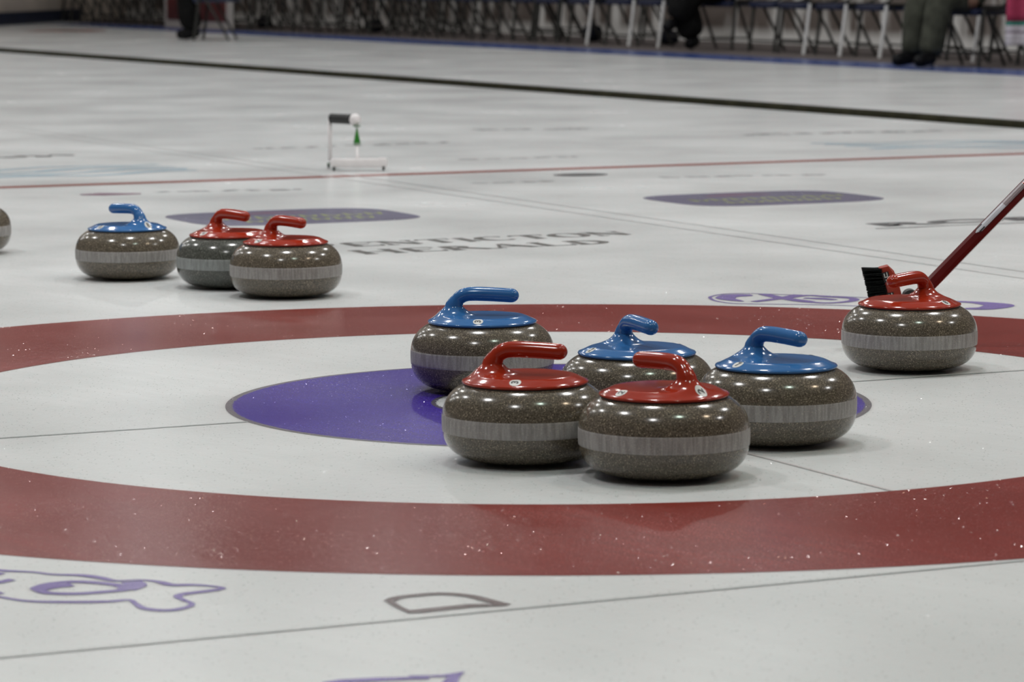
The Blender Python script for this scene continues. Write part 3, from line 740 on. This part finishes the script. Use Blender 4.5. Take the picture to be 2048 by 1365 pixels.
# head: block standing on end, bristles to the left
L_ = Vector((-0.25, 0.0, 1.0)).normalized()                      # long axis, up
Bd = Vector((-1.0, 0, -0.25)); Bd = (Bd - L_ * Bd.dot(L_)).normalized()       # bristle direction, left
Wd = L_.cross(Bd).normalized()
hc = hinge + Vector((-0.034, -0.004, -0.004))                                 # centre of the block
R3 = Matrix((Bd, Wd, L_)).transposed()
bm = bmesh.new(); rr = []
bl, bw, bt = 0.178, 0.052, 0.034
n = 20; secs = []
for i in range(15):
    s = -1 + 2 * i / 14; z = s * bl / 2; f = (1 - abs(s) ** 5) ** 0.5 if abs(s) < 1 else 0.12; f = max(f, .25)
    ring = []
    for k in range(n):
        a = 2 * PI * k / n; ca, sa = math.cos(a), math.sin(a)
        x = bt / 2 * math.copysign(abs(ca) ** .45, ca); y = bw / 2 * math.copysign(abs(sa) ** .5, sa) * (0.75 + .25 * f)
        if x < 0: x *= f
        ring.append(bm.verts.new(rel(hc + R3 @ Vector((x, y, z)))))
    secs.append(ring)
for a, b in zip(secs, secs[1:]):
    for k in range(n): bm.faces.new((a[k], a[(k + 1) % n], b[(k + 1) % n], b[k]))
bm.faces.new(secs[0][::-1]); bm.faces.new(secs[-1])
hd = build('brush_head', bm, M['headred'], root, 'auto')
bm = bmesh.new(); rb = random.Random(5)
for i in range(18):
    for j in range(5):
        c = hc + R3 @ Vector((bt / 2 - 0.004, (j - 2) * 0.0105, -bl / 2 + 0.008 + i * (bl - 0.016) / 17))
        for q in range(14):
            o = R3 @ Vector((0, (rb.random() - .5) * .011, (rb.random() - .5) * .010)); dr = R3 @ Vector((1, (rb.random() - .5) * .12, (rb.random() - .5) * .14 + (i - 8.5) * .030))
            tube(bm, [rel(c + o), rel(c + o + dr * (0.036 + 0.004 * rb.random()))], [0.0011, 0.0008], 4)
build('bristles', bm, M['bristle'], root, False)
bm = bmesh.new(); c = hc + R3 @ Vector((-bt / 2 - .003, 0, 0))
box(bm, rel(c), (0.008, 0.026, 0.040), R3, 0.003); build('socket', bm, M['decal_dk'], root, 'auto')
bm = bmesh.new(); tube(bm, [rel(c + Vector((.011, -.018, .014))), rel(c + Vector((.011, .018, .014)))], 0.0165, 20)
tube(bm, [rel(c + R3 @ Vector((-.010, 0, 0))), rel(h0 + ax * 0.002)], [0.010, 0.0125], 16); build('swivel', bm, M['rubber'], root, 'auto')
for zz in (0.068, 0.022):
    bm = bmesh.new(); c = hc + R3 @ Vector((bt / 2 * .45, bw / 2 + 0.0004, zz)); box(bm, rel(c), (0.014, 0.0012, 0.022), R3, 0)
    lb = build('head_label', bm, M['ink'], hd, False)
    bm = bmesh.new()
    for k, (a, b_, w, h) in enumerate(((-.003, .004, .002, .012), (.001, .0, .006, .002), (.003, .005, .002, .007), (.0, -.006, .006, .002))):
        box(bm, rel(c + R3 @ Vector((a, .0009, b_))), (w, .0006, h), R3)
    o = build('head_lettering', bm, M['sticker'], hd, False)

# ------------------------------------------------------------------ white measuring device beyond the red line
dv = empty('delivery_device', (-0.742, 7.06, 0.0012), 0.0); dv.rotation_euler = (0, 0, 0.06); dv.scale = (1.03, 1.03, 1.07)
tag(dv, 'small white wheeled device with black grip and green cone on the far ice', 'measuring device')
bm = bmesh.new(); box(bm, (0, -0.03, 0.028), (0.215, 0.034, 0.031), None, 0.006); box(bm, (-0.098, 0.06, 0.026), (0.026, 0.16, 0.018), None, 0.005); build('base_beam', bm, M['white_pl'], dv, 'auto')
bm = bmesh.new(); box(bm, (0.09, -0.03, 0.041), (0.03, 0.028, 0.01), None, 0.003); box(bm, (-0.085, -0.03, 0.040), (0.03, 0.028, 0.008), None, 0.003); build('end_block', bm, M['white_pl'], dv, 'auto')
for (a, b_) in ((-0.097, -0.043), (0.092, -0.043), (-0.118, 0.13)):
    bm = bmesh.new(); tube(bm, [(a - .004, b_, 0.008), (a + .004, b_, 0.008)], 0.008, 16); build('wheel', bm, M['rubber'], dv, 'auto')
    bm = bmesh.new(); box(bm, (a, b_ + (.006 if b_ < 0 else 0), 0.014), (0.012, 0.010, 0.012)); build('wheel_bracket', bm, M['greenpale'], dv, False)
bm = bmesh.new(); tube(bm, [(-0.112, 0.12, 0.03), (-0.112, 0.12, 0.185)], 0.0075, 12); build('post', bm, M['white_pl'], dv)
bm = bmesh.new(); tube(bm, [(-0.114, 0.12, 0.186), (-0.109, 0.118, 0.186), (-0.106, 0.116, 0.186), (-0.03, 0.06, 0.184)], [0.009, 0.0165, 0.0185, 0.0185], 20); build('grip', bm, M['rubber'], dv, 'auto')
bm = bmesh.new(); bmesh.ops.create_uvsphere(bm, u_segments=24, v_segments=14, radius=0.0225); bmesh.ops.translate(bm, vec=(-0.015, 0.05, 0.183), verts=bm.verts); build('end_ball', bm, M['white_pl'], dv)
bm = bmesh.new(); lathe(bm, [(0, 0.146), (0.003, 0.143), (0.0125, 0.095), (0.0125, 0.09), (0, 0.09)], 24); bmesh.ops.translate(bm, vec=(-0.008, 0.04, 0.008), verts=bm.verts); build('green_cone', bm, M['green'], dv, 'auto')
bm = bmesh.new(); lathe(bm, [(0, 0.098), (0.0145, 0.098), (0.0145, 0.09), (0, 0.09)], 24); lathe(bm, [(0, 0.163), (0.016, 0.163), (0.014, 0.158), (0.004, 0.155), (0.003, 0.145)], 24); bmesh.ops.translate(bm, vec=(-0.008, 0.04, 0.0), verts=bm.verts); build('cone_collar', bm, M['greenpale'], dv, 'auto')
bm = bmesh.new(); tube(bm, [(-0.008, 0.04, 0.092), (-0.008, 0.0, 0.06), (-0.008, -0.03, 0.036)], [0.006, 0.006, 0.009], 12); build('stem', bm, M['white_pl'], dv)

# ------------------------------------------------------------------ folding chairs along the far side
def chair_parts(legmat, rearmat):
    """chair at origin facing -x (towards the ice); returns list of (name, mesh, children)"""
    out = []
    def part(name, bm, mat, sm='auto'):
        o = build(name, bm, mat, None, sm); me = o.data; bpy.data.objects.remove(o); out.append((name, me))
    bm = bmesh.new(); ge = box(bm, (0.0, 0, 0.405), (0.40, 0.40, 0.05), None, 0.015); part('seat', bm, M['navy'])
    bm = bmesh.new(); box(bm, (0.245, 0, 0.73), (0.025, 0.40, 0.19), Matrix.Rotation(0.18, 3, 'Y'), 0.01); part('backrest', bm, M['navy'])
    for s in (-1, 1):
        bm = bmesh.new(); tube(bm, cat_rom([(-.12, s * .21, .43), (0.10, s * .215, 0.44), (0.18, s * .215, 0.56), (0.27, s * .215, 0.86)], 4), 0.0125, 10); part('back_frame', bm, rearmat)
        bm = bmesh.new(); tube(bm, [(-0.19, s * .215, 0.003), (-0.16, s * .215, 0.20), (-0.13, s * .215, .425)], 0.0150, 10); part('front_leg', bm, legmat if s < 0 else rearmat)
        bm = bmesh.new(); tube(bm, [(0.16, s * .195, 0.003), (0.03, s * .195, 0.24), (-0.08, s * .195, 0.43)], 0.0125, 10); part('rear_leg', bm, rearmat)
    bm = bmesh.new(); tube(bm, [(0.106, -.195, .10), (0.106, .195, .10)], 0.008, 8); part('crossbar', bm, rearmat)
    bm = bmesh.new(); tube(bm, [(-0.174, -.215, .10), (-0.174, .215, .10)], 0.008, 8); part('crossbar', bm, rearmat)
    return out
CH_B = chair_parts(M['chrome'], M['steel']); CH_D = chair_parts(M['steel'], M['steel'])
def chair(t, c, turn, kind, label, group=None):
    r = empty('folding_chair', P(t, c, 0.0)); r.rotation_euler = (0, 0, TH + turn)
    tag(r, label, 'chair', group)
    for nm, me in kind: o = link(bpy.data.objects.new(nm, me)); o.parent = r
    return r
rc = random.Random(11)
SIT = [(11.42, 15.95), (12.05, 20.85), (11.93, 15.20)]                # chairs with somebody or something on them
chair(SIT[0][0], SIT[0][1], 0.35, CH_D, 'navy folding chair pulled forward under the person in grey-green trousers')
chair(SIT[1][0], SIT[1][1], 0.45, CH_D, 'navy folding chair under the person in wide black trousers')
chair(SIT[2][0], SIT[2][1], 0.0, CH_D, 'folding chair behind the striped cloth at the right edge')
row = lambda c: 12.05 - 0.62 * max(0, (c - 20) / 17.0)               # the row drifts towards the ice at its far end
c = 13.0; i = 0
while c < 37.0:
    if all(abs(c - q[1]) > 0.50 for q in SIT[1:]):
        kind = 'bright' if (16.6 < c < 23.5 and i % 7 != 4) else ('dark' if c < 23.5 else 'left')
        chair(row(c) + rc.uniform(-.04, .04), c, rc.uniform(-.08, .08), CH_B if kind == 'bright' else CH_D,
              {'bright': 'navy folding chair with bright metal front legs behind the blue stripe',
               'dark': 'navy folding chair with dark metal legs behind the blue stripe, right half',
               'left': 'dark folding chair in the front row behind the blue stripe, left half'}[kind],
              {'bright': 'bright-legged folding chairs', 'dark': 'dark-legged folding chairs at the right', 'left': 'dark folding chairs at the left'}[kind])
    c += 0.60 + rc.uniform(-.02, .06); i += 1
c = 22.6
while c < 37.2:
    if rc.random() < 0.6:
        chair(row(c) + 0.88 + rc.uniform(-.04, .04), c, rc.uniform(-.10, .10), CH_D, 'dark folding chair in the second row, against the pale boards', 'folding chairs in the second row')
    c += 0.68 + rc.uniform(-.04, .10)

# ------------------------------------------------------------------ people sitting by the ice
def skin_mesh(name, verts, edges, radii, mat, parent, sub=2, root=0):
    me = bpy.data.meshes.new(name); me.from_pydata([tuple(v) for v in verts], edges, []); o = link(bpy.data.objects.new(name, me))
    md = o.modifiers.new('skin', 'SKIN'); md.use_smooth_shade = True; o.modifiers.new('sub', 'SUBSURF').levels = sub
    o.modifiers['sub'].render_levels = sub
    if not me.skin_vertices: me.skin_vertices.new(name='')
    for i, r in enumerate(radii):
        sv = me.skin_vertices[0].data[i]; sv.radius = (r, r) if isinstance(r, (int, float)) else r; sv.use_root = (i == root)
    dg = bpy.context.evaluated_depsgraph_get(); dg.update()
    m2 = bpy.data.meshes.new_from_object(o.evaluated_get(dg)); bpy.data.objects.remove(o)
    m2.materials.clear(); m2.materials.append(mat)
    for p in m2.polygons: p.use_smooth = True
    o = link(bpy.data.objects.new(name, m2)); o.parent = parent; return o
def person(loc, rz, label, knees, ankles, toes, trous, hips=((0, .10, .50), (0, -.10, .50)), trouser_r=.078):
    """seated figure facing -x in its own frame; knees, ankles, toes: pairs (left +y, right -y)"""
    r = empty('person', loc, rz); tag(r, label, 'person')
    V = [(0, 0, .52), (0.02, 0, .68), (0.03, 0, .86), (0.02, 0, 1.00), (0.0, 0, 1.08), (-0.01, 0, 1.18), (-.02, 0, 1.28)]
    E = [(0, 1), (1, 2), (2, 3), (3, 4), (4, 5), (5, 6)]; Rr = [.13, .12, .13, .11, .055, .085, .075]
    def chain(pts, rs, start):
        k = start
        for p, q in zip(pts, rs): V.append(p); Rr.append(q); E.append((k, len(V) - 1)); k = len(V) - 1
        return k
    for s, kn, an, to in ((1, knees[0], ankles[0], toes[0]), (-1, knees[1], ankles[1], toes[1])):
        chain([(0, s * .10, .50), kn, an, tuple(Vector(an).lerp(Vector(to), .45))], [.085, .062, .042, .034], 0)
        w = chain([(0.02, s * .19, .98), (-0.04, s * .23, .74), (-0.24, s * .16, .62), (-.31, s * .13, .60)], [.055, .045, .036, .030], 3)
        for f in range(4): chain([(-.36, s * (.095 + .02 * f), .600), (-.385 + .006 * abs(f - 1), s * (.09 + .022 * f), .582)], [.0095, .008], w)
        chain([(-.325, s * .10, .585), (-.35, s * .085, .575)], [.011, .009], w)
    skin_mesh('body', V, E, Rr, M['skin'], r)
    # trousers
    V, E, Rr = [(0, 0, .52), (0.02, 0, .62)], [(0, 1)], [.15, .14]
    for s, kn, an in ((1, knees[0], ankles[0]), (-1, knees[1], ankles[1])):
        m = tuple((Vector(kn) * .5 + Vector(an) * .5)); e = tuple(Vector(an) + Vector((0, 0, -.005)))
        chain([(-.03, s * .10, .50), kn, m, e], [.105, trouser_r * 1.12, trouser_r, trouser_r], 0)
    skin_mesh('trousers', V, E, Rr, trous, r)
    V, E, Rr = [(0, 0, .60), (0.03, 0, .80), (0.02, 0, 1.02)], [(0, 1), (1, 2)], [.155, .16, .13]
    for s in (1, -1): chain([(0.02, s * .20, 1.0), (-0.04, s * .24, .74), (-0.22, s * .17, .63)], [.075, .062, .05], 2)
    skin_mesh('jacket', V, E, Rr, M['darkjk'], r)
    skin_mesh('hair', [(0.0, 0, 1.34), (0.05, 0, 1.26)], [(0, 1)], [.088, .075], M['hair'], r)
    for an, to in zip(ankles, toes):
        a, b = Vector(an), Vector(to); h = a - (b - a).normalized() * .06
        skin_mesh('shoe', [h + Vector((0, 0, -.02)), a * .4 + b * .6 + Vector((0, 0, 0)), b], [(0, 1), (1, 2)], [.055, .056, .045], M['shoe'], r)
    return r
# person on a chair that stands on the ice, far left, facing left
pc = Vector((-3.31, 28.05, 0.001))
ch = chair(0, 0, 0, CH_D, 'lone dark folding chair standing on the far ice under the person in black', 'chair on the ice'); ch.location = pc; ch.rotation_euler = (0, 0, -0.12)
person(pc + Vector((0.06, 0, 0)), -0.12, 'person in black trousers and black shoes seated on the lone chair at left',
       ((-.42, .10, .50), (-.38, -.10, .50)), ((-.34, .08, .09), (-.27, -.07, .09)), ((-.50, .08, .04), (-.42, -.08, .04)), M['blacktr'], trouser_r=.115)
def seated(t, c, turn, **k):
    return person(P(t, c, 0.0), TH + turn, **k)
p2 = P(12.0, 21.3)
person(P(12.03, 20.9), TH + 0.45, 'person in wide black trousers seated in the chair row, one foot raised',
       ((-.46, .10, .50), (-.44, -.06, .56)), ((-.36, .02, .09), (-.56, .10, .26)), ((-.48, .0, .045), (-.66, .12, .18)), M['blacktr'], trouser_r=.135)
person(Vector((3.11, 19.35, 0)), TH + 0.35, 'person in grey-green trousers and black shoes seated in the chair row at right',
       ((-.40, .13, .50), (-.42, -.10, .50)), ((-.42, .14, .09), (-.56, -.12, .09)), ((-.62, .18, .045), (-.75, -.14, .045)), M['greytr'], trouser_r=.100)

# striped blanket hanging over the last chair at right
bl = empty('striped_blanket', Vector((3.60, 18.97, 0.165))); bl.rotation_euler = (0, 0, 0.15); tag(bl, 'pink, teal and white striped cloth hanging from a chair at the top right corner', 'blanket')
def cloth_band(name, z0, z1, mat):
    bm = bmesh.new(); rows = []
    for z in [z0 + (z1 - z0) * k / 5 for k in range(6)]:
        rows.append([(x, 0.012 * math.sin(x * 40) * (1.2 - z) - 0.02 * z, z) for x in [(-.22 + .44 * q / 24) * (1.06 - .12 * z) for q in range(25)]])
    F = [[bm.verts.new((x, y - .012, z)) for x, y, z in r] for r in rows]; B = [[bm.verts.new((x, y + .012, z)) for x, y, z in r] for r in rows]
    for g in (F, B):
        for a, b in zip(g, g[1:]):
            for k in range(24): bm.faces.new((a[k], a[k + 1], b[k + 1], b[k]))
    for k in range(24): bm.faces.new((F[0][k], B[0][k], B[0][k + 1], F[0][k + 1])); bm.faces.new((F[-1][k], F[-1][k + 1], B[-1][k + 1], B[-1][k]))
    for k in range(5): bm.faces.new((F[k][0], F[k + 1][0], B[k + 1][0], B[k][0])); bm.faces.new((F[k][-1], B[k][-1], B[k + 1][-1], F[k + 1][-1]))
    build(name, bm, mat, bl)
cloth_band('white_stripe', 0.0, 0.085, M['whitecloth']); cloth_band('mauve_stripe', 0.085, 0.10, M['mauve']); cloth_band('white_stripe', 0.10, 0.145, M['whitecloth'])
cloth_band('teal_stripe', 0.145, 0.175, M['teal']); cloth_band('pink_field', 0.175, 0.46, M['pink'])

# red and white sign on the boards at left
sg = empty('sign_board', P(11.30, 32.05, 0.0)); sg.rotation_euler = (0, 0, TH); tag(sg, 'red and white sign board standing behind the person in black trousers at left', 'sign')
bm = bmesh.new(); box(bm, (0, 0, 0.29), (0.03, 2.2, 0.575), None, 0.0); build('board', bm, M['signwhite'], sg, False)
for y, w in ((-0.50, 0.88), (0.55, 0.90)):
    bm = bmesh.new(); box(bm, (-0.018, y, 0.30), (0.01, w, 0.42)); build('red_panel', bm, M['signred'], sg, False)

# bags on the floor under the chairs
def bag(t, c, w, h, label, group=None):
    bm = bmesh.new(); bmesh.ops.create_uvsphere(bm, u_segments=20, v_segments=12, radius=1)
    for v in bm.verts:
        x, y, z = v.co; v.co = Vector((x * .085, math.copysign(abs(y) ** .7, y) * w / 2, (math.copysign(abs(z) ** .7, z) + 1) * h / 2 * (1 + .08 * math.sin(9 * y + 4 * x))))
    r = empty('sports_bag', P(t, c)); r.rotation_euler = (0, 0, TH); tag(r, label, 'bag')
    build('bag_body', bm, M['bag'], r)
    bm = bmesh.new(); tube(bm, cat_rom([(0, -w * .25, h * .9), (0, -w * .12, h * 1.25), (0, w * .12, h * 1.25), (0, w * .25, h * .9)], 5), 0.012, 8); build('strap', bm, M['rubber'], r)
bag(row(24.0) + 0.45, 24.0, 0.24, 0.16, 'dark bag on the floor under the chairs right of picture centre')
bag(row(22.55) + 0.45, 22.55, 0.24, 0.13, 'small dark bag on the floor under the chairs beside the wide black trousers')
bag(row(28.9) + 0.45, 28.9, 0.24, 0.12, 'dark bag on the floor under the chairs left of picture centre')
bag(row(31.9) + 0.45, 31.9, 0.24, 0.12, 'dark bag on the floor under the chairs right of the lone chair')
